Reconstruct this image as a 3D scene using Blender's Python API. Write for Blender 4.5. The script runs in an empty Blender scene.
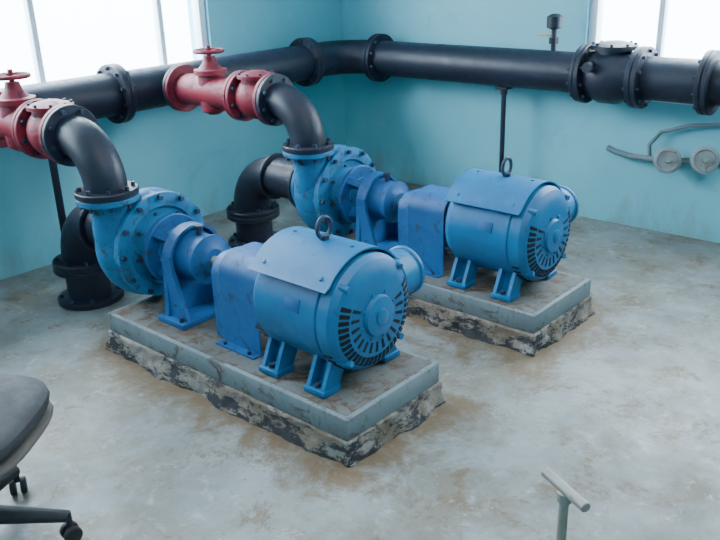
import bpy, bmesh, math, random
from mathutils import Vector, Matrix, noise as mn_
random.seed(7)
V=Vector
# ---------------------------------------------------------------- materials
def newmat(name):
    m=bpy.data.materials.new(name); m.use_nodes=True
    nt=m.node_tree; b=nt.nodes['Principled BSDF']; return m,nt,b
def noise(nt,scale,detail=6,rough=.6,dist=0,coord='Object',sc=None):
    tc=nt.nodes.new('ShaderNodeTexCoord'); n=nt.nodes.new('ShaderNodeTexNoise')
    n.inputs['Scale'].default_value=scale; n.inputs['Detail'].default_value=detail
    n.inputs['Roughness'].default_value=rough; n.inputs['Distortion'].default_value=dist
    if sc:
        mp=nt.nodes.new('ShaderNodeMapping'); mp.inputs['Scale'].default_value=sc; nt.links.new(tc.outputs[coord],mp.inputs[0]); nt.links.new(mp.outputs[0],n.inputs['Vector'])
    else: nt.links.new(tc.outputs[coord],n.inputs['Vector'])
    return n
def ramp(nt,src,stops):
    r=nt.nodes.new('ShaderNodeValToRGB'); e=r.color_ramp.elements
    while len(e)<len(stops): e.new(.5)
    for i,(p,c) in enumerate(stops):
        e[i].position=p; e[i].color=(c[0],c[1],c[2],1) if hasattr(c,'__len__') else (c,c,c,1)
    nt.links.new(src,r.inputs['Fac']); return r
def mix(nt,fac,a,b):
    m=nt.nodes.new('ShaderNodeMix'); m.data_type='RGBA'
    if hasattr(fac,'links'): nt.links.new(fac,m.inputs[0])
    else: m.inputs[0].default_value=fac
    for s,v in ((m.inputs[6],a),(m.inputs[7],b)):
        if hasattr(v,'links'): nt.links.new(v,s)
        else: s.default_value=(v[0],v[1],v[2],1)
    return m.outputs[2]
def bump(nt,b,src,strength,dist=.01):
    n=nt.nodes.new('ShaderNodeBump'); n.inputs['Strength'].default_value=strength; n.inputs['Distance'].default_value=dist
    nt.links.new(src,n.inputs['Height']); nt.links.new(n.outputs[0],b.inputs['Normal'])
def paint(name,col,dark,dirt,rough=.4,amount=.62,metal=0,bs=.15,scale=9):
    m,nt,b=newmat(name)
    n1=noise(nt,scale*.5); n2=noise(nt,scale*2.2,8,.7,.6)
    base=mix(nt,ramp(nt,n1.outputs[0],[(.3,0),(.7,1)]).outputs[0],dark,col)
    c=mix(nt,ramp(nt,n2.outputs[0],[(amount,0),(amount+.1,1)]).outputs[0],base,dirt)
    nt.links.new(c,b.inputs['Base Color'])
    r=ramp(nt,n2.outputs[0],[(.3,rough),(.8,min(1,rough+.35))]); nt.links.new(r.outputs[0],b.inputs['Roughness'])
    b.inputs['Metallic'].default_value=metal
    bump(nt,b,noise(nt,60,4).outputs[0],bs,.002)
    return m
M={}
M['blue']=paint('pump_blue_paint',(.006,.115,.33),(.004,.07,.22),(.02,.045,.075),.45,.56)
M['blue2']=paint('motor_blue_paint',(.005,.150,.34),(.004,.105,.26),(.02,.065,.10),.38,.60)
M['cast']=paint('cast_blue_paint',(.008,.19,.39),(.005,.10,.25),(.035,.045,.05),.5,.54)
M['black']=paint('black_pipe_paint',(.012,.015,.035),(.006,.008,.018),(.045,.045,.06),.36,.62)  # blue tint in the black stands in for the bluish window haze
M['red']=paint('red_valve_paint',(.26,.010,.028),(.15,.008,.022),(.02,.015,.04),.45,.54)
M['slot']=paint('vent_shadow_black',(.006,.008,.012),(.004,.005,.008),(.01,.01,.01),.8,.8)
M['bolt']=paint('bolt_steel',(.04,.07,.12),(.025,.04,.07),(.07,.045,.03),.45,.6,.5)
M['steel']=paint('worn_steel',(.40,.38,.35),(.24,.23,.21),(.14,.09,.06),.45,.58,.5)
M['white']=paint('white_frame_paint',(.75,.8,.85),(.62,.68,.74),(.35,.36,.36),.45,.68)
M['chair']=paint('chair_dark_vinyl',(.030,.030,.036),(.018,.018,.022),(.06,.055,.05),.6,.66)
M['chairrim']=paint('chair_shell_plastic',(.10,.085,.072),(.07,.06,.052),(.13,.11,.095),.5,.66)
M['rubber']=paint('grey_hose_rubber',(.17,.22,.25),(.12,.17,.19),(.08,.08,.08),.5,.66)
M['gauge']=paint('galvanised_cap',(.30,.33,.33),(.2,.22,.23),(.12,.09,.07),.45,.6,.4)
M['brass']=paint('brass',(.5,.35,.1),(.3,.2,.06),(.1,.06,.03),.35,.6,.9)
def wallmat():
    m,nt,b=newmat('teal_wall_paint')
    n1=noise(nt,.9,4,.6); n2=noise(nt,7,8,.7,.4); n3=noise(nt,2.5,8,.7,.8); n4=noise(nt,5,10,.75,.2,sc=(1,1,.35))
    base=mix(nt,ramp(nt,n1.outputs[0],[(.3,0),(.7,1)]).outputs[0],(.14,.44,.52),(.195,.53,.61))
    c=mix(nt,ramp(nt,n2.outputs[0],[(.62,0),(.74,1)]).outputs[0],base,(.29,.54,.60))
    c=mix(nt,ramp(nt,n3.outputs[0],[(.6,0),(.75,.5)]).outputs[0],c,(.10,.33,.39))
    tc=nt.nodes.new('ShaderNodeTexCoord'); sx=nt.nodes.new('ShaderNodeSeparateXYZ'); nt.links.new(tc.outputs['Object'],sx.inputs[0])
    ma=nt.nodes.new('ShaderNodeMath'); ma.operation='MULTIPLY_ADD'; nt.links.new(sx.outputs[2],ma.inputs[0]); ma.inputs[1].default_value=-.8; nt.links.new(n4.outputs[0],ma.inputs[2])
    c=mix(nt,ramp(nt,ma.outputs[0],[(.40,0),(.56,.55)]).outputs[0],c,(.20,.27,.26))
    nt.links.new(c,b.inputs['Base Color']); b.inputs['Roughness'].default_value=.5
    bump(nt,b,noise(nt,25,6).outputs[0],.15,.004); return m
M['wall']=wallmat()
def floormat():
    m,nt,b=newmat('worn_grey_floor_paint')
    n1=noise(nt,.9,8,.6,.3); n2=noise(nt,3.2,10,.72,.3); n3=noise(nt,26,8,.75); n4=noise(nt,2.1,12,.8,.3); n5=noise(nt,4.2,12,.82,.3); n6=noise(nt,9,12,.8,.2)
    base=mix(nt,ramp(nt,n1.outputs[0],[(.32,0),(.66,1)]).outputs[0],(.175,.19,.185),(.285,.31,.31))
    c=mix(nt,ramp(nt,n2.outputs[0],[(.42,0),(.66,.8)]).outputs[0],base,(.155,.155,.14))
    c=mix(nt,ramp(nt,n4.outputs[0],[(.47,0),(.58,.8)]).outputs[0],c,(.18,.15,.11))
    c=mix(nt,ramp(nt,n5.outputs[0],[(.545,0),(.60,.85)]).outputs[0],c,(.145,.095,.052))
    c=mix(nt,ramp(nt,n6.outputs[0],[(.56,0),(.62,.6)]).outputs[0],c,(.36,.38,.38))
    c=mix(nt,ramp(nt,n3.outputs[0],[(.58,0),(.68,.5)]).outputs[0],c,(.12,.115,.105))
    tc=nt.nodes.new('ShaderNodeTexCoord')
    tot=None
    for (px,py) in ((1.92,-2.64),(2.0,-1.57)):
        mp=nt.nodes.new('ShaderNodeVectorMath'); mp.operation='SUBTRACT'; nt.links.new(tc.outputs['Object'],mp.inputs[0]); mp.inputs[1].default_value=(px,py,0)
        ab=nt.nodes.new('ShaderNodeVectorMath'); ab.operation='ABSOLUTE'; nt.links.new(mp.outputs[0],ab.inputs[0])
        sb=nt.nodes.new('ShaderNodeVectorMath'); sb.operation='SUBTRACT'; nt.links.new(ab.outputs[0],sb.inputs[0]); sb.inputs[1].default_value=(.70,.26,0)
        mx=nt.nodes.new('ShaderNodeVectorMath'); mx.operation='MAXIMUM'; nt.links.new(sb.outputs[0],mx.inputs[0]); mx.inputs[1].default_value=(0,0,0)
        ln=nt.nodes.new('ShaderNodeVectorMath'); ln.operation='LENGTH'; nt.links.new(mx.outputs[0],ln.inputs[0])
        if tot is None: tot=ln.outputs['Value']
        else:
            mn=nt.nodes.new('ShaderNodeMath'); mn.operation='MINIMUM'; nt.links.new(tot,mn.inputs[0]); nt.links.new(ln.outputs['Value'],mn.inputs[1]); tot=mn.outputs[0]
    nn=noise(nt,6,12,.8,.3)
    ad=nt.nodes.new('ShaderNodeMath'); ad.operation='MULTIPLY_ADD'; nt.links.new(nn.outputs[0],ad.inputs[0]); ad.inputs[1].default_value=1.3; nt.links.new(tot,ad.inputs[2])
    rr=ramp(nt,ad.outputs[0],[(.66,.95),(.86,0)])
    c=mix(nt,rr.outputs[0],c,(.14,.09,.046))
    nt.links.new(c,b.inputs['Base Color'])
    r=ramp(nt,n2.outputs[0],[(.3,.34),(.7,.72)]); nt.links.new(r.outputs[0],b.inputs['Roughness'])
    bump(nt,b,n3.outputs[0],.35,.004); return m
M['floor']=floormat()
def concmat():
    m,nt,b=newmat('rough_plinth_concrete')
    n1=noise(nt,11,9,.75,.3); n2=noise(nt,10,12,.8,.2,sc=(.7,.7,1.6)); n3=noise(nt,5,9,.7,.2)
    base=mix(nt,ramp(nt,n1.outputs[0],[(.35,0),(.65,1)]).outputs[0],(.19,.16,.135),(.38,.345,.315))
    c=mix(nt,ramp(nt,n3.outputs[0],[(.45,0),(.60,.85)]).outputs[0],base,(.165,.12,.08))
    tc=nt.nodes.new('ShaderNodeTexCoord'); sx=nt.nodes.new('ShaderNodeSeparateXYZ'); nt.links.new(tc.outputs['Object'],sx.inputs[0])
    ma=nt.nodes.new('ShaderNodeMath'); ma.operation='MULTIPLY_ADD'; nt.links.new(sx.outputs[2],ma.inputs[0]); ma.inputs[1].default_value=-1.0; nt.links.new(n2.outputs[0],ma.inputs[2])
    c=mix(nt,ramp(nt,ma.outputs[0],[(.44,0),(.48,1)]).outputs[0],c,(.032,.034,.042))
    nt.links.new(c,b.inputs['Base Color']); b.inputs['Roughness'].default_value=.9
    bump(nt,b,n1.outputs[0],.8,.01); return m
M['conc']=concmat()
M['base']=paint('baseplate_grey_paint',(.17,.215,.235),(.115,.145,.16),(.085,.065,.05),.55,.53,0,.4,5)
M['basetop']=paint('baseplate_grimy_top',(.13,.135,.135),(.075,.07,.06),(.085,.05,.028),.6,.50,0,.5,8)
def glassmat():
    m=bpy.data.materials.new('window_glass'); m.use_nodes=True; nt=m.node_tree; nt.nodes.clear()
    o=nt.nodes.new('ShaderNodeOutputMaterial'); t=nt.nodes.new('ShaderNodeBsdfTransparent'); g=nt.nodes.new('ShaderNodeBsdfGlossy'); x=nt.nodes.new('ShaderNodeMixShader')
    t.inputs[0].default_value=(.95,.98,1,1); g.inputs['Roughness'].default_value=.05; x.inputs[0].default_value=.06
    nt.links.new(t.outputs[0],x.inputs[1]); nt.links.new(g.outputs[0],x.inputs[2]); nt.links.new(x.outputs[0],o.inputs[0]); return m
M['glass']=glassmat()
# ---------------------------------------------------------------- mesh helpers
def group(name,loc):
    e=bpy.data.objects.new(name,None); e.location=loc; e.empty_display_size=.1
    bpy.context.scene.collection.objects.link(e); return e
class P:
    def __init__(s): s.bm=bmesh.new()
    def _frame(s,o,d):
        z=V(d).normalized(); up=V((0,0,1)) if abs(z.z)<.95 else V((1,0,0))
        x=up.cross(z).normalized(); y=z.cross(x); 
        return Matrix((( x.x,y.x,z.x,o[0]),(x.y,y.y,z.y,o[1]),(x.z,y.z,z.z,o[2]),(0,0,0,1)))
    def box(s,c,size,bev=0,rot=None,seg=2):
        r=bmesh.ops.create_cube(s.bm,size=1); vs=r['verts']
        m=Matrix.Translation(V(c))@(rot.to_4x4() if rot else Matrix())@Matrix.Diagonal((*size,1))
        bmesh.ops.transform(s.bm,matrix=m,verts=vs)
        if bev:
            es=list({e for v in vs for e in v.link_edges}); bmesh.ops.bevel(s.bm,geom=es,offset=bev,segments=seg,affect='EDGES',profile=.5)
        return s
    def lathe(s,o,d,prof,seg=40,a0=0,a1=2*math.pi,caps=True):
        m=s._frame(o,d); full=abs(a1-a0-2*math.pi)<1e-4; n=seg if full else seg+1; rings=[]
        for (a,r) in prof:
            rings.append([s.bm.verts.new(m@V((r*math.cos(a0+(a1-a0)*i/seg),r*math.sin(a0+(a1-a0)*i/seg),a))) for i in range(n)])
        for k in range(len(rings)-1):
            for i in range(seg):
                j=(i+1)%n
                s.bm.faces.new((rings[k][i],rings[k][j],rings[k+1][j],rings[k+1][i]))
        if full and caps:
            s.bm.faces.new(list(reversed(rings[0]))); s.bm.faces.new(rings[-1])
        return s
    def cyl(s,p,q,r,r2=None,seg=24,ch=0):
        r2=r if r2 is None else r2; L=(V(q)-V(p)).length
        pr=[(0,r),(L,r2)] if not ch else [(0,r-ch),(ch,r),(L-ch,r2),(L,r2-ch)]
        return s.lathe(p,V(q)-V(p),pr,seg)
    def tube(s,pts,r,seg=20,closed=False):
        pts=[V(p) for p in pts]; n=len(pts); rings=[]; 
        rs=r if hasattr(r,'__len__') else [r]*n
        t0=(pts[1]-pts[0]).normalized(); up=V((0,0,1)) if abs(t0.z)<.9 else V((1,0,0)); x=up.cross(t0).normalized()
        for i,p in enumerate(pts):
            if closed: t=(pts[(i+1)%n]-pts[i-1]).normalized()
            else: t=(pts[min(i+1,n-1)]-pts[max(i-1,0)]).normalized()
            x=(x-t*x.dot(t)).normalized(); y=t.cross(x)
            rings.append([s.bm.verts.new(p+(x*math.cos(a)+y*math.sin(a))*rs[i]) for a in [2*math.pi*k/seg for k in range(seg)]])
        for k in range(n if closed else n-1):
            A=rings[k];B=rings[(k+1)%n]
            for i in range(seg): s.bm.faces.new((A[i],A[(i+1)%seg],B[(i+1)%seg],B[i]))
        if not closed: s.bm.faces.new(list(reversed(rings[0]))); s.bm.faces.new(rings[-1])
        return s
    def bolts(s,o,d,R,n,r=.009,h=.012,off=.3):
        m=s._frame(o,d)
        for i in range(n):
            a=off+2*math.pi*i/n; c=m@V((R*math.cos(a),R*math.sin(a),0)); q=m@V((R*math.cos(a),R*math.sin(a),h))
            s.cyl(c,q,r,seg=6)
        return s
    def prism(s,pts2,y0,y1,axis='y'):
        f=(lambda a,b,t:(a,t,b)) if axis=='y' else (lambda a,b,t:(t,a,b))
        A=[s.bm.verts.new(f(a,b,y0)) for a,b in pts2]; B=[s.bm.verts.new(f(a,b,y1)) for a,b in pts2]; n=len(pts2)
        s.bm.faces.new(A); s.bm.faces.new(list(reversed(B)))
        for i in range(n): s.bm.faces.new((A[i],B[i],B[(i+1)%n],A[(i+1)%n]))
        return s
    def done(s,name,mat,parent=None,ang=35):
        bm=s.bm; bmesh.ops.recalc_face_normals(bm,faces=bm.faces)
        for f in bm.faces: f.smooth=True
        for e in bm.edges:
            if len(e.link_faces)==2 and e.calc_face_angle(0)>math.radians(ang): e.smooth=False
        if parent: bmesh.ops.translate(bm,verts=bm.verts,vec=-V(parent.location))
        me=bpy.data.meshes.new(name); bm.to_mesh(me); bm.free(); me.materials.append(M[mat] if isinstance(mat,str) else mat)
        o=bpy.data.objects.new(name,me); bpy.context.scene.collection.objects.link(o)
        if parent: o.parent=parent
        return o
def arc(c,r,u,v,a0,a1,n=14):
    c=V(c);u=V(u);v=V(v)
    return [c+u*r*math.cos(a0+(a1-a0)*i/n)+v*r*math.sin(a0+(a1-a0)*i/n) for i in range(n+1)]
# ---------------------------------------------------------------- room
XR,YB,HC=6.2,-6.2,3.0
P().box((XR/2,YB/2,-.05),(XR+.4,-YB+.4,.1)).done('floor','floor')
wl=P(); T=.2; wy0,wy1,wz0,wz1=-4.6,-1.22,.90,2.1
wl.box((-T/2,(YB+0)/2,wz0/2),(T,-YB,wz0)).box((-T/2,YB/2,(wz1+HC)/2),(T,-YB,HC-wz1))
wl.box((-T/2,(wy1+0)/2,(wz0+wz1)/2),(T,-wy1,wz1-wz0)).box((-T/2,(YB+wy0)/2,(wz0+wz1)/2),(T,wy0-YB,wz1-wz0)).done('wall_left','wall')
vx0,vx1,vz0,vz1=1.93,4.4,.78,2.1
wr=P()
wr.box((XR/2,T/2,vz0/2),(XR+2*T,T,vz0)).box((XR/2,T/2,(vz1+HC)/2),(XR+2*T,T,HC-vz1))
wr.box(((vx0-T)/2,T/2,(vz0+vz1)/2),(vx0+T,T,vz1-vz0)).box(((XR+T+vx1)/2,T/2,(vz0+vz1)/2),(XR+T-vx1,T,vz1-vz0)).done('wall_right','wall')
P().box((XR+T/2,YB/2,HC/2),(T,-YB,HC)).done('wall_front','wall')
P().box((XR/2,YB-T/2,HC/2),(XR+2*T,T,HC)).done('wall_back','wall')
P().box((XR/2,YB/2,HC+.05),(XR+.4,-YB+.4,.1)).done('ceiling','white')
def window(name,axis,a0,a1,z0,z1,mull):
    loc=(0,(a0+a1)/2,z0) if axis=='y' else ((a0+a1)/2,0,z0); g=group(name,loc)
    def bx(p,a,z,sa,sz,t=.07,o=-.06,bev=.006):
        if axis=='y': p.box((o,a,z),(t,sa,sz),bev)
        else: p.box((a,-o,z),(sa,t,sz),bev)
    f=P(); w=.05
    bx(f,(a0+a1)/2,z0+w/2,a1-a0,w); bx(f,(a0+a1)/2,z1-w/2,a1-a0,w); bx(f,a0+w/2,(z0+z1)/2,w,z1-z0); bx(f,a1-w/2,(z0+z1)/2,w,z1-z0)
    for m in mull: bx(f,m,(z0+z1)/2,.035,z1-z0-.02,.05)
    bx(f,(a0+a1)/2,z0+.62,a1-a0-.02,.03,.045)
    f.done('frame','white',g)
    s=P(); bx(s,(a0+a1)/2,z0+.0,a1-a0+.06,.035,.10,.0); s.done('sill','white',g)
    s=P(); bx(s,(a0+a1)/2,(z0+z1)/2,a1-a0-.06,z1-z0-.06,.006,-.06,0); s.done('pane','glass',g)
window('window_1','y',wy0,wy1,wz0,wz1,(-1.55,-2.35,-3.15,-3.95))
window('window_2','x',vx0,vx1,vz0,vz1,(2.35,2.95,3.6))
# ---------------------------------------------------------------- pump units
AZ=.44; BH=.178
def flange(p,o,d,R,t=.025,seg=36): p.lathe(o,d,[(0,R-.004),(.004,R),(t-.004,R),(t,R-.004)],seg)
def plinth(x0,x1,yn,yf):
    yc=(yn+yf)/2; g=group('concrete_plinth',((x0+x1)/2,yc,0))
    p=P(); W,D=x1-x0+.010,yf-yn+.010
    nx,ny,nz=110,44,8
    def grid(o,u,v,nu,nv):
        o=V(o);u=V(u);v=V(v)
        vs=[[p.bm.verts.new(o+u*(i/nu)+v*(j/nv)) for j in range(nv+1)] for i in range(nu+1)]
        for i in range(nu):
            for j in range(nv): p.bm.faces.new((vs[i][j],vs[i+1][j],vs[i+1][j+1],vs[i][j+1]))
    H=.092; a,b=(x0+x1)/2-W/2,yc-D/2
    grid((a,b,0),(W,0,0),(0,0,H),nx,nz); grid((a,b+D,0),(W,0,0),(0,0,H),nx,nz); grid((a,b,0),(0,D,0),(0,0,H),ny,nz); grid((a+W,b,0),(0,D,0),(0,0,H),ny,nz); grid((a,b,H),(W,0,0),(0,D,0),nx,ny); 
    bmesh.ops.remove_doubles(p.bm,verts=p.bm.verts,dist=.0008)
    for v in p.bm.verts:
        k=1 if v.co.z<H-.001 else 0
        q=v.co*14; n=mn_.noise_vector(q)*.010+mn_.noise_vector(v.co*45)*.007
        out=V(((v.co.x-(x0+x1)/2)/(W/2),(v.co.y-yc)/(D/2),0)); out=V((math.copysign(abs(out.x)**30,out.x),math.copysign(abs(out.y)**30,out.y),0))
        sp=(1-v.co.z/H)**2*.024*(.6+mn_.noise(v.co*6+V((3,1,0))))
        z=v.co.z
        v.co+=V((n.x,n.y,n.z*.5 if z>.001 else 0))*k+out*max(0,sp)
        v.co.z=min(max(v.co.z,0),H)
    p.done('block','conc',g,180)
    b=group('baseplate',((x0+x1)/2,yc,.092))
    p=P(); p.box(((x0+x1)/2,yc,.1345),(x1-x0,yf-yn,.083),.006); p.done('deck','base',b)
    p=P(); p.box(((x0+x1)/2,yc,BH-.004),(x1-x0-.04,yf-yn-.04,.008),.002); p.done('drip_pan','basetop',b)
DY=-.175    # tangential discharge offset
VR=.255
def pump(xv,yc):
    g=group('centrifugal_pump',(xv,yc,BH))
    p=P(); seg=72; rings=[]
    for i in range(seg):
        a=2*math.pi*i/seg
        t=((a-math.radians(80))%(2*math.pi))/(2*math.pi)
        R=VR-.025+.028*t
        hw=.074+.020*t
        ring=[(-hw*.75,.03),(-hw*.8,.11)]
        for k in range(11):
            b=math.pi-math.pi*k/10
            ring.append((hw*math.cos(b),R-.065+.065*math.sin(b)))
        ring+= [(hw*.9,.12),(hw*.9,.03)]
        rings.append([p.bm.verts.new((xv+x,yc-math.cos(a)*r,AZ+math.sin(a)*r)) for x,r in ring])
    for i in range(seg):
        A=rings[i];B=rings[(i+1)%seg]
        for k in range(len(A)-1): p.bm.faces.new((A[k],A[k+1],B[k+1],B[k]))
    p.lathe((xv,yc+DY+.005,AZ-.06),(0,0,1),[(0,.05),(.06,.077),(.14,.085),(.22,.082),(.26,.082),(.29,.09)],32)
    p.lathe((xv-.05,yc,AZ),(-1,0,0),[(0,.17),(.03,.14),(.06,.10),(.11,.10)],36)
    p.done('volute_casing','cast',g,50)
    p=P(); flange(p,(xv,yc+DY,AZ+.22),(0,0,1),.128,.026); flange(p,(xv-.182,yc,AZ),(1,0,0),.145,.026); p.done('nozzle_flanges','cast',g)
    xc=xv+.072
    p=P(); p.lathe((xc,yc,AZ),(1,0,0),[(0,.228),(.012,.231),(.03,.229),(.034,.213),(.036,.172),(.024,.162),(.024,.125),(.05,.11),(.09,.095),(.12,.088)],56)
    for k in range(12):
        a=math.pi*2*k/12; p.cyl((xc-.02,yc+.212*math.cos(a),AZ+.212*math.sin(a)),(xc+.036,yc+.212*math.cos(a),AZ+.212*math.sin(a)),.019,seg=12)
    p.done('casing_cover','cast',g)
    p=P(); p.bolts((xc+.034,yc,AZ),(1,0,0),.212,12,.011,.02,0); p.bolts((xc+.034,yc,AZ),(1,0,0),.148,8,.007,.01,.2); p.bolts((xv,yc+DY,AZ+.2),(0,0,1),.108,8,.009,.02); p.done('bolts','bolt',g)
    xa=xc+.10
    p=P()
    p.lathe((xa-.01,yc,AZ),(1,0,0),[(0,.145),(.004,.15),(.02,.15),(.024,.145)],40)
    p.cyl((xa-.05,yc,AZ),(xa+.05,yc,AZ),.035,seg=20)
    for a in (math.pi/4,3*math.pi/4,5*math.pi/4,7*math.pi/4):
        cy,cz=math.cos(a),math.sin(a)
        q=[(xa,.14),(xa,.09),(xa+.11,.07),(xa+.11,.115)]
        w=V((0,-cz,cy))*.016
        A=[];B=[]
        for (x,r) in q:
            c=V((x,yc+cy*r,AZ+cz*r)); A.append(p.bm.verts.new(c+w)); B.append(p.bm.verts.new(c-w))
        p.bm.faces.new(A);p.bm.faces.new(B[::-1])
        for i in range(4): p.bm.faces.new((A[i],B[i],B[(i+1)%4],A[(i+1)%4]))
    xb=xa+.10
    p.lathe((xb,yc,AZ),(1,0,0),[(0,.10),(.004,.125),(.02,.127),(.026,.112),(.05,.102),(.12,.096),(.13,.104),(.15,.104),(.156,.07),(.17,.05)],40)
    p.done('bearing_frame','blue',g)
    p=P()
    zt=AZ+.115
    ar=[(yc+.132*math.cos(t),AZ+.132*math.sin(t)) for t in [math.radians(12)+math.radians(156)*k/18 for k in range(19)]]
    p.prism([(yc-.15,BH+.004),(yc+.15,BH+.004)]+ar,xb-.002,xb+.022,'x')
    # arched rim + side gussets
    for r0,r1 in ((.132,.120),):
        for k in range(18):
            t0=math.radians(12)+math.radians(156)*k/18; t1=math.radians(12)+math.radians(156)*(k+1)/18
            p.prism([(yc+r0*math.cos(t0),AZ+r0*math.sin(t0)),(yc+r0*math.cos(t1),AZ+r0*math.sin(t1)),(yc+r1*math.cos(t1),AZ+r1*math.sin(t1)),(yc+r1*math.cos(t0),AZ+r1*math.sin(t0))],xb+.02,xb+.055,'x')
    for yy in (-.128,.128):
        p.prism([(xb,BH+.004),(xb+.14,BH+.004),(xb+.13,BH+.03),(xb+.06,AZ-.03),(xb+.055,AZ+.03),(xb,AZ+.03)],yc+yy-.009,yc+yy+.009)
    p.box((xb+.055,yc,BH+.013),(.17,.34,.024),.004)
    p.done('support_foot','blue',g)
    p=P()
    for yy in (-.15,.15): p.cyl((xb+.11,yc+yy,BH+.02),(xb+.11,yc+yy,BH+.045),.011,seg=6)
    p.cyl((xb+.09,yc,AZ+.09),(xb+.09,yc,AZ+.125),.012,seg=12).cyl((xb+.09,yc,AZ+.12),(xb+.09,yc,AZ+.138),.018,seg=8)
    p.done('foot_bolts','bolt',g)
    p=P(); p.cyl((xb+.15,yc,AZ),(xb+.22,yc,AZ),.022,seg=20); p.done('shaft','steel',g)
    return xb+.17
def guard(x0,x1,yc):
    g=group('coupling_guard',((x0+x1)/2,yc,BH))
    w=.125; zt=AZ+.105; p=P()
    def prof(w,zt,r):
        pts=[(yc-w,BH+.004)]
        pts+=[(yc-w+r-r*math.cos(a),zt-r+r*math.sin(a)) for a in [math.pi/2*i/8 for i in range(9)]]
        pts+=[(yc+w-r+r*math.sin(a),zt-r+r*math.cos(a)) for a in [math.pi/2*i/8 for i in range(9)]]
        pts+=[(yc+w,BH+.004)]; return pts
    vo=[];vi=[]
    for x,ww,zz in ((x0,w-.02,zt-.03),(x0+.06,w-.012,zt-.02),(x0+.075,w,zt),(x1,w,zt)):
        vo.append([p.bm.verts.new((x,a,b)) for a,b in prof(ww,zz,.08)]); vi.append([p.bm.verts.new((x,a,b)) for a,b in prof(ww-.005,zz-.005,.075)])
    n=len(vo[0])
    for k in range(3):
        for i in range(n-1):
            p.bm.faces.new((vo[k][i],vo[k][i+1],vo[k+1][i+1],vo[k+1][i])); p.bm.faces.new((vi[k][i],vi[k+1][i],vi[k+1][i+1],vi[k][i+1]))
    for k in (0,3):
        for i in range(n-1): p.bm.faces.new((vo[k][i],vi[k][i],vi[k][i+1],vo[k][i+1]))
    for yy in (-w-.018,w+.018): p.box(((x0+x1)/2+.03,yc+yy,BH+.004),(x1-x0-.06,.04,.006))
    p.done('guard_shell','blue',g)
    p=P()
    for yy in (-w-.022,w+.022):
        for xx in (x0+.10,x1-.04): p.cyl((xx,yc+yy,BH+.006),(xx,yc+yy,BH+.018),.008,seg=6)
    p.done('guard_bolts','bolt',g)
def motor(x0,x1,yc):
    g=group('electric_motor',((x0+x1)/2,yc,BH)); R=.207; L=x1-x0; zc=AZ
    p=P()
    p.lathe((x0,yc,zc),(1,0,0),[(0,.10),(.005,.15),(.02,.18),(.05,R-.004),(.055,R-.004),(.06,R),(L-.105,R),(L-.10,R-.006),(L-.095,R-.006),(L-.09,R+.002),(L-.045,R+.002),(L-.02,R-.012),(L-.006,R-.035),(L,R-.06),(L+.002,.075),(L+.016,.07),(L+.02,.05),(L+.021,.01)],72)
    p.done('stator_housing','blue2',g,28)
    d=P()
    n=30
    for k in range(n):
        a=math.radians(-205+230*k/(n-1))
        cy,cz=math.cos(a),math.sin(a); w=V((0,-cz,cy))
        def hexa(pp,r0,r1,xA,xB,hw0,hw1):
            q=[]
            for (rr,x,h) in ((r0,xA,hw0),(r1,xB,hw1)):
                c=V((x,yc+cy*rr,zc+cz*rr))
                q.append([pp.bm.verts.new(c+w*h+V((dx,0,0))) for dx in (-.006,.006)]+[pp.bm.verts.new(c-w*h+V((dx,0,0))) for dx in (.006,-.006)])
            A,B=q
            pp.bm.faces.new(A);pp.bm.faces.new(B[::-1])
            for i in range(4): pp.bm.faces.new((A[i],B[i],B[(i+1)%4],A[(i+1)%4]))
        if k%2==0: hexa(d,.098,.135,x1-.0035,x1-.0035,.0045,.0062)
        hexa(d,.150,.184,x1-.003,x1-.0155,.0062,.0080)
    for k in range(15):
        for xs in (x0+.035,x1-.067):
            a=math.radians(-150+120*k/14)
            rr=R-.006 if xs<x1-.1 else R
            d.box((xs,yc+math.cos(a)*rr,zc+math.sin(a)*rr),(.034,.008,.012),0,Matrix.Rotation(a-math.pi/2,3,'X'))
    d.done('vent_slots','slot',g)
    p=P(); p.lathe((x1+.018,yc,zc),(1,0,0),[(0,.03),(.006,.03),(.01,.02)],24); 
    for k in range(8): 
        a=k*math.pi/4+.3; p.cyl((x1-.002,yc+.085*math.cos(a),zc+.085*math.sin(a)),(x1+.008,yc+.085*math.cos(a),zc+.085*math.sin(a)),.007,seg=6)
    for k in range(4):
        a=k*math.pi/2+math.pi/4; p.cyl((x1-.04,yc+.198*math.cos(a),zc+.198*math.sin(a)),(x1-.004,yc+.19*math.cos(a),zc+.19*math.sin(a)),.012,seg=12)
    p.done('end_bell_hub','blue2',g)
    p=P(); m0,m1=x0+.02,x1-.055; n=20; R0,R1=R+.014,R+.020; a0,a1=math.radians(34),math.radians(146)
    vs=[]
    for i in range(n+1):
        a=a0+(a1-a0)*i/n
        k=1+ (.05 if i in(0,n) else 0)
        vs.append([p.bm.verts.new((x,yc+math.cos(a)*rr*k,zc+math.sin(a)*rr*k)) for x,rr in ((m0,R0),(m1,R0),(m1,R1),(m0,R1))])
    for i in range(n):
        for j in range(4): p.bm.faces.new((vs[i][j],vs[i][(j+1)%4],vs[i+1][(j+1)%4],vs[i+1][j]))
    p.bm.faces.new(vs[0]);p.bm.faces.new(vs[-1][::-1])
    for xx in (m0+.05,m1-.05):
        for aa in (45,90,135):
            a=math.radians(aa); p.cyl((xx,yc+math.cos(a)*(R-.01),zc+math.sin(a)*(R-.01)),(xx,yc+math.cos(a)*(R+.024),zc+math.sin(a)*(R+.024)),.008,seg=8)
    p.done('top_cover','blue2',g)
    xe=(x0+x1)/2-.01
    p=P(); p.cyl((xe,yc,zc+R),(xe,yc,zc+R+.035),.018,seg=16)
    p.tube([(xe,yc+.034*math.cos(a),zc+R+.062+.038*math.sin(a)) for a in [2*math.pi*i/24 for i in range(24)]],.0075,10,True)
    p.done('lifting_eye','bolt',g)
    p=P()
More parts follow.
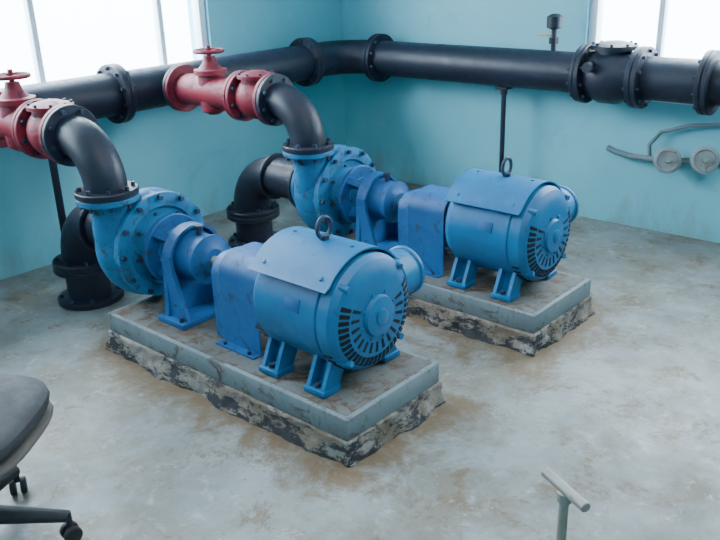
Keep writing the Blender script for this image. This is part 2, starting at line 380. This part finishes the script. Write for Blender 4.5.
    for xx in (x0+.10,x1-.12):
        for s in (-1,1):
            for dx in (-.034,.034):
                x=xx+dx
                pts=[(yc+s*.205,BH+.014),(yc+s*.125,BH+.014),(yc+s*.085,zc-.175),(yc+s*.15,zc-.13)]
                p.prism(pts,x-.008,x+.008,'x')
            p.box((xx,yc+s*.165,BH+.013),(.10,.09,.022),.004)
            p.prism([(yc+s*.15,BH+.014),(yc+s*.13,BH+.014),(yc+s*.10,zc-.165),(yc+s*.12,zc-.155)],xx-.035,xx+.035,'x')
    p.done('mounting_feet','blue2',g)
    p=P()
    for xx in (x0+.10,x1-.12):
        for s in (-1,1): p.cyl((xx,yc+s*.188,BH+.022),(xx,yc+s*.188,BH+.04),.012,seg=6)
    p.done('foot_bolts','bolt',g)
    xq=x1-.14
    p=P(); p.cyl((xq,yc+.15,zc+.03),(xq,yc+.23,zc+.03),.06,seg=24); p.cyl((xq,yc+.225,zc+.03),(xq,yc+.32,zc+.03),.088,seg=36,ch=.006); p.cyl((xq,yc+.315,zc+.03),(xq,yc+.335,zc+.03),.095,seg=36,ch=.005)
    p.done('conduit_box','blue2',g)
    p=P(); p.cyl((x0-.05,yc,zc),(x0+.02,yc,zc),.024,seg=20); p.cyl((x0-.17,yc,zc),(x0-.04,yc,zc),.06,seg=28,ch=.004); p.done('shaft_and_coupling','steel',g)
    a=math.radians(165)
    p=P(); p.box((x0+.24,yc+math.cos(a)*(R+.001),zc+math.sin(a)*(R+.001)),(.07,.045,.004),.001,Matrix.Rotation(a-math.pi/2,3,'X')); p.done('name_plate','blue',g)
HX,HZ,HY,HR=.20,.91,-.18,.115
HEAD=group('header_pipe',(HX,HY,HZ))
def piping(xv,yc,hb=.10):
    r=.088; zf=AZ+.247; ys=yc; yc=yc+DY
    g=group('discharge_elbow_pipe',(xv,yc,zf)); rb=HZ-zf-.03
    p=P(); pts=[(xv,yc,zf),(xv,yc,zf+.03)]+arc((xv-rb,yc,zf+.03),rb,(1,0,0),(0,0,1),0,math.pi/2)[1:]+[(xv-rb-.03,yc,HZ)]
    p.tube(pts,r,28); flange(p,(xv,yc,zf),(0,0,1),.13,.028)
    xe=xv-rb-.03; flange(p,(xe+.026,yc,HZ),(-1,0,0),.13,.025); p.done('elbow','black',g)
    p=P(); p.bolts((xv,yc,zf+.028),(0,0,1),.108,8,.010,.016); p.bolts((xe+.026,yc,HZ),(1,0,0),.108,8,.01,.016); p.done('bolts','bolt',g)
    g=group('check_valve',(xe-.13,yc,HZ)); x2=xe-.235
    p=P(); flange(p,(xe,yc,HZ),(-1,0,0),.13,.026); flange(p,(x2,yc,HZ),(1,0,0),.13,.026)
    p.lathe((xe-.02,yc,HZ),(-1,0,0),[(0,.085),(.04,.09),(.08,.108),(.12,.11),(.16,.10),(.20,.085)],32)
    p.lathe((xe-.125,yc,HZ+.05),(0,0,1),[(0,.08),(.05,.08),(.052,.098),(.068,.098),(.072,.085),(.085,.04)],28)
    p.done('body','red',g)
    p=P(); p.bolts((xe-.026,yc,HZ),(-1,0,0),.108,8,.01,.014); p.bolts((x2+.026,yc,HZ),(1,0,0),.108,8,.01,.014); p.bolts((xe-.125,yc,HZ+.118),(0,0,1),.086,8,.007,.012); p.done('bolts','bolt',g)
    x3=HX+HR+.055; g=group('gate_valve',((x2+x3)/2,yc,HZ)); xm=(x2+x3)/2
    p=P(); flange(p,(x2-.001,yc,HZ),(-1,0,0),.13,.024); flange(p,(x3,yc,HZ),(1,0,0),.13,.024)
    p.cyl((x3+.01,yc,HZ),(x2-.01,yc,HZ),.084,seg=28)
    w=min(.055,(x2-x3)/2-.03)
    p.lathe((xm,yc,HZ-.12),(0,0,1),[(0,.03),(.02,w+.01),(.12,w+.024),(.21,w+.014),(.215,w+.034),(.24,w+.034),(.245,w+.01),(.275,.04),(.29,.035),(.31,.03)],28)
    p.done('body','red',g)
    p=P(); zt=HZ+.215
    p.cyl((xm,yc,HZ+.18),(xm,yc,zt+.03),.012,seg=12)
    p.tube([(xm+.075*math.cos(a),yc+.075*math.sin(a),zt) for a in [2*math.pi*i/32 for i in range(32)]],.010,10,True)
    for k in range(5):
        a=2*math.pi*k/5; p.cyl((xm,yc,zt),(xm+.075*math.cos(a),yc+.075*math.sin(a),zt),.008,seg=8)
    p.lathe((xm,yc,zt-.015),(0,0,1),[(0,.022),(.03,.022)],16)
    p.done('handwheel','red',g)
    p=P(); flange(p,(x3,yc,HZ),(-1,0,0),.13,.024); p.cyl((x3-.01,yc,HZ),(HX+HR-.012,yc,HZ),.085,seg=28); p.done('branch','black',HEAD)
    yc=ys; xs=xv-.182; rb=.21; xd=xs-hb-rb
    g=group('suction_elbow_pipe',(xd,yc,0))
    p=P(); pts=[(xs,yc,AZ),(xs-hb,yc,AZ)]+arc((xs-hb,yc,AZ-rb),rb,(0,0,1),(-1,0,0),0,math.pi/2)[1:]+[(xd,yc,.0)]
    p.tube(pts,.108,32)
    flange(p,(xs,yc,AZ),(-1,0,0),.148,.028)
    flange(p,(xd,yc,AZ-rb-.005),(0,0,-1),.155,.028); flange(p,(xd,yc,AZ-rb-.034),(0,0,-1),.155,.028)
    flange(p,(xd,yc,.0),(0,0,1),.16,.03); flange(p,(xs-hb,yc,AZ),(1,0,0),.13,.02)
    p.done('elbow','black',g)
    p=P(); p.bolts((xs-.028,yc,AZ),(-1,0,0),.127,8,.01,.016); p.bolts((xd,yc,AZ-rb-.005),(0,0,1),.133,8,.011,.016); p.bolts((xd,yc,.03),(0,0,1),.138,8,.011,.016); p.done('bolts','bolt',g)
def unit(dx,yn,yf,hb,dp=0):
    yc=(yn+yf)/2
    plinth(1.21+dx,2.607+dx,yn,yf)
    xe=pump(1.13+dx+dp,yc)
    guard(1.77+dx,2.05+dx,yc) 
    motor(2.08+dx,2.53+dx,yc)
    piping(1.13+dx+dp,yc,hb)
unit(0,-2.897,-2.383,.20,.09); unit(.076,-1.823,-1.309,.27,.13)
# ---------------------------------------------------------------- header pipe
g=HEAD; rb=.23
p=P(); pts=[(HX,-5.2,HZ),(HX,-3,HZ),(HX,HY-rb,HZ)]+arc((HX+rb,HY-rb,HZ),rb,(-1,0,0),(0,1,0),0,math.pi/2)[1:]+[(2.03,HY,HZ)]
p.tube(pts,HR,36)
for y in (-.62,-2.1,-3.2): flange(p,(HX,y,HZ),(0,1,0),.16,.028); flange(p,(HX,y+.03,HZ),(0,1,0),.16,.028)
for x in (HX+rb+.05,2.03-.026): flange(p,(x,HY,HZ),(1,0,0),.16,.026)
flange(p,(HX+rb+.08,HY,HZ),(1,0,0),.16,.026)
p.done('pipe_run','black',g)
p=P(); 
for y,d in ((-.62,-1),(-.562,1),(-2.1,-1),(-2.042,1)): p.bolts((HX,y,HZ),(0,d,0),.138,10,.010,.016)
p.bolts((HX+rb+.106,HY,HZ),(1,0,0),.138,10,.01,.016); p.bolts((2.004,HY,HZ),(-1,0,0),.138,10,.01,.016)
p.done('flange_bolts','bolt',g)
g=group('check_valve',(2.19,HY,HZ)); p=P()
flange(p,(2.032,HY,HZ),(1,0,0),.165,.03); flange(p,(2.33,HY,HZ),(1,0,0),.165,.03)
p.lathe((2.05,HY,HZ),(1,0,0),[(0,.12),(.04,.13),(.09,.155),(.19,.155),(.24,.13),(.29,.12)],40)
p.lathe((2.19,HY,HZ+.09),(0,0,1),[(0,.10),(.05,.10),(.052,.125),(.075,.125),(.08,.11),(.095,.05)],32)
p.cyl((2.13,HY-.2,HZ+.06),(2.13,HY+.1,HZ+.06),.028,seg=18)
p.done('body','black',g)
p=P(); p.bolts((2.062,HY,HZ),(1,0,0),.145,10,.01,.016); p.bolts((2.33,HY,HZ),(-1,0,0),.145,10,.01,.016); p.bolts((2.19,HY,HZ+.165),(0,0,1),.112,8,.008,.014); p.done('bolts','bolt',g)
g=group('discharge_main_pipe',(3,HY,HZ)); p=P(); flange(p,(2.362,HY,HZ),(1,0,0),.165,.03); p.cyl((2.365,HY,HZ),(4.6,HY,HZ),HR,seg=36); flange(p,(2.70,HY,HZ),(1,0,0),.165,.028);flange(p,(2.73,HY,HZ),(1,0,0),.165,.028)
p.done('pipe_run','black',g)
p=P(); p.bolts((2.392,HY,HZ),(1,0,0),.143,10,.01,.016); p.bolts((2.70,HY,HZ),(-1,0,0),.143,10,.01,.016); p.done('bolts','bolt',g)
def stand(x,y,r=.02):
    g=group('pipe_support_stand',(x,y,0)); p=P(); p.box((x,y,.006),(.14,.14,.012),.002); p.cyl((x,y,.01),(x,y,HZ-HR-.01),r,seg=20)
    p.cyl((x,y,HZ-HR-.05),(x,y,HZ-HR-.02),r*1.4,seg=20); p.box((x,y,HZ-HR-.008),(.08,.08,.014),.003); p.done('post','black',g)
stand(HX,-2.50); stand(1.50,HY,.015); stand(HX,-3.4); stand(3.1,HY)
g=group('air_release_valve',(1.82,HY,HZ+HR)); p=P(); x=1.82
p.cyl((x,HY,HZ+HR-.001),(x,HY,HZ+HR+.12),.016,seg=14).cyl((x,HY,HZ+HR+.04),(x,HY,HZ+HR+.075),.028,seg=8); p.lathe((x,HY,HZ+HR+.12),(0,0,1),[(0,.02),(.01,.045),(.07,.045),(.085,.02)],20)
p.done('body','black',g); p=P(); p.box((x-.05,HY,HZ+HR+.085),(.11,.014,.01),.002); p.done('lever','brass',g)
g=group('hose_connection',(2.48,-.06,0)); p=P()
for x,z in ((2.50,.44),(2.70,.47)):
    p.lathe((x,-.035,z),(.35,-1,.25),[(0,.02),(.03,.03),(.05,.04),(.055,.068),(.075,.074),(.10,.074),(.104,.066),(.104,.055),(.096,.052),(.094,.02)],36)
    p.cyl((x+.03,-.12,z+.022),(x+.045,-.155,z+.034),.016,seg=12)
p.done('caps','gauge',g)
p=P(); p.tube([(2.14,-.045,.47),(2.2,-.05,.45),(2.3,-.055,.44),(2.5,-.055,.44),(2.7,-.055,.47),(2.9,-.05,.46),(3.2,-.045,.46)],.017,12)
p.tube([(2.40,-.05,.44),(2.39,-.05,.52),(2.45,-.045,.60),(2.6,-.045,.65),(2.8,-.045,.68),(3.2,-.045,.68)],.011,12)
p.cyl((3.1,-.045,0),(3.1,-.045,.68),.018,seg=14); p.done('hoses','rubber',g)
# ---------------------------------------------------------------- office chair
cx,cy=2.03,-3.91
g=group('office_chair',(cx,cy,0)); p=P()
for k in range(5):
    a=math.radians(52+72*k); ex,ey=cx+.29*math.cos(a),cy+.29*math.sin(a)
    p.tube([(cx,cy,.14),(cx+.1*math.cos(a),cy+.1*math.sin(a),.125),(ex,ey,.085)],[.034,.028,.018],12)
    p.cyl((ex,ey,.045),(ex,ey,.10),.010,seg=10)
p.cyl((cx,cy,.09),(cx,cy,.20),.04,seg=20); p.cyl((cx,cy,.2),(cx,cy,.40),.022,seg=16); p.box((cx,cy,.40),(.2,.16,.04),.01)
p.done('star_base','chair',g)
p=P()
for k in range(5):
    a=math.radians(52+72*k); ex,ey=cx+.29*math.cos(a),cy+.29*math.sin(a); t=V((-math.sin(a+.5),math.cos(a+.5),0))
    for s in (-1,1): 
        c=V((ex,ey,.027))+t*.016*s; p.cyl(c-t*.009,c+t*.009,.027,seg=20,ch=.003)
p.done('casters','chair',g)
def pad(c,sx,sy,sz,n=4,rot=None):
    p=P(); 
    r=bmesh.ops.create_uvsphere(p.bm,u_segments=40,v_segments=20,radius=1)
    for v in r['verts']:
        x,y,z=v.co
        q=max(1e-6,(abs(x)**n+abs(y)**n)**(1/n)); h=math.hypot(x,y); f=h/q if q else 1
        co=V((x*f*sx,y*f*sy,math.copysign(abs(z)**.6,z)*sz)); 
        if rot: co=rot@co
        v.co=co+V(c)
    return p
R45=Matrix.Rotation(math.radians(38),3,'Z')
sx,sy=cx+.03,cy+.0
pad((sx,sy,.455),.26,.25,.042,3.2,R45).done('seat_cushion','chair',g)
pad((sx,sy,.408),.262,.252,.026,3.2,R45).done('seat_shell','chairrim',g)
bk=R45@Matrix.Rotation(math.radians(-80),3,'Y')
off=R45@V((-.27,0,0))
pad((cx+off.x,cy+off.y,.78),.24,.21,.04,3,bk).done('backrest','chair',g)
p=P(); p.tube([(cx,cy,.42),(cx+off.x*.9,cy+off.y*.9,.43),(cx+off.x*1.2,cy+off.y*1.2,.55),(cx+off.x*1.12,cy+off.y*1.12,.75)],.018,12)
p.done('back_bar','chairrim',g)
# ---------------------------------------------------------------- valve key (T handle)
kx,ky,kz=3.485,-3.12,.45
g=group('valve_key',(kx,ky,0)); d=V((.13,-.06,0)).normalized()*.075; c=V((kx,ky,kz))
p=P(); p.cyl(c-d,c+d,.0125,seg=20,ch=.002); p.cyl((kx,ky,0),(kx,ky,kz),.0115,seg=20); p.cyl((kx,ky,kz-.035),(kx,ky,kz-.005),.017,seg=20,ch=.003)
p.cyl((kx,ky,0),(kx,ky,.06),.022,seg=20); p.done('t_handle','steel',g)
# ---------------------------------------------------------------- camera
f=808.887; yaw,pi_,ro=[math.radians(a) for a in (41.705,21.5566,-1.8373)]
F=V((-math.sin(yaw)*math.cos(pi_),math.cos(yaw)*math.cos(pi_),-math.sin(pi_))); Rt=V((math.cos(yaw),math.sin(yaw),0)); U=Rt.cross(F)
r2=Rt*math.cos(ro)+U*math.sin(ro); u2=-Rt*math.sin(ro)+U*math.cos(ro)
cam=bpy.data.cameras.new('camera'); co=bpy.data.objects.new('camera',cam); bpy.context.scene.collection.objects.link(co)
C=V((4.1601,-4.5523,1.6))
co.matrix_world=Matrix(((r2.x,u2.x,-F.x,C.x),(r2.y,u2.y,-F.y,C.y),(r2.z,u2.z,-F.z,C.z),(0,0,0,1)))
cam.sensor_width=36; cam.lens=36*f/720; cam.clip_start=.05
bpy.context.scene.camera=co
# ---------------------------------------------------------------- light
w=bpy.data.worlds.new('daylight'); bpy.context.scene.world=w; w.use_nodes=True
w.node_tree.nodes['Background'].inputs[0].default_value=(.80,.92,1,1); w.node_tree.nodes['Background'].inputs[1].default_value=18
def area(name,loc,rot,sx,sy,e,col):
    l=bpy.data.lights.new(name,'AREA'); l.shape='RECTANGLE'; l.size=sx; l.size_y=sy; l.energy=e; l.color=col
    o=bpy.data.objects.new(name,l); o.location=loc; o.rotation_euler=rot; bpy.context.scene.collection.objects.link(o)
area('sky_light_left',(-.9,-2.9,2.6),(0,math.radians(-50),0),1.2,3.2,520,(.80,.92,1))
area('sky_light_right',(3.1,.9,2.6),(math.radians(-50),0,0),2.6,1.2,300,(.85,.95,1))
area('overhead_fill',(3.6,-3.4,2.95),(0,0,0),1.8,1.8,60,(1,.98,.95))  # added unseen fill, softly lights the motor faces towards the camera
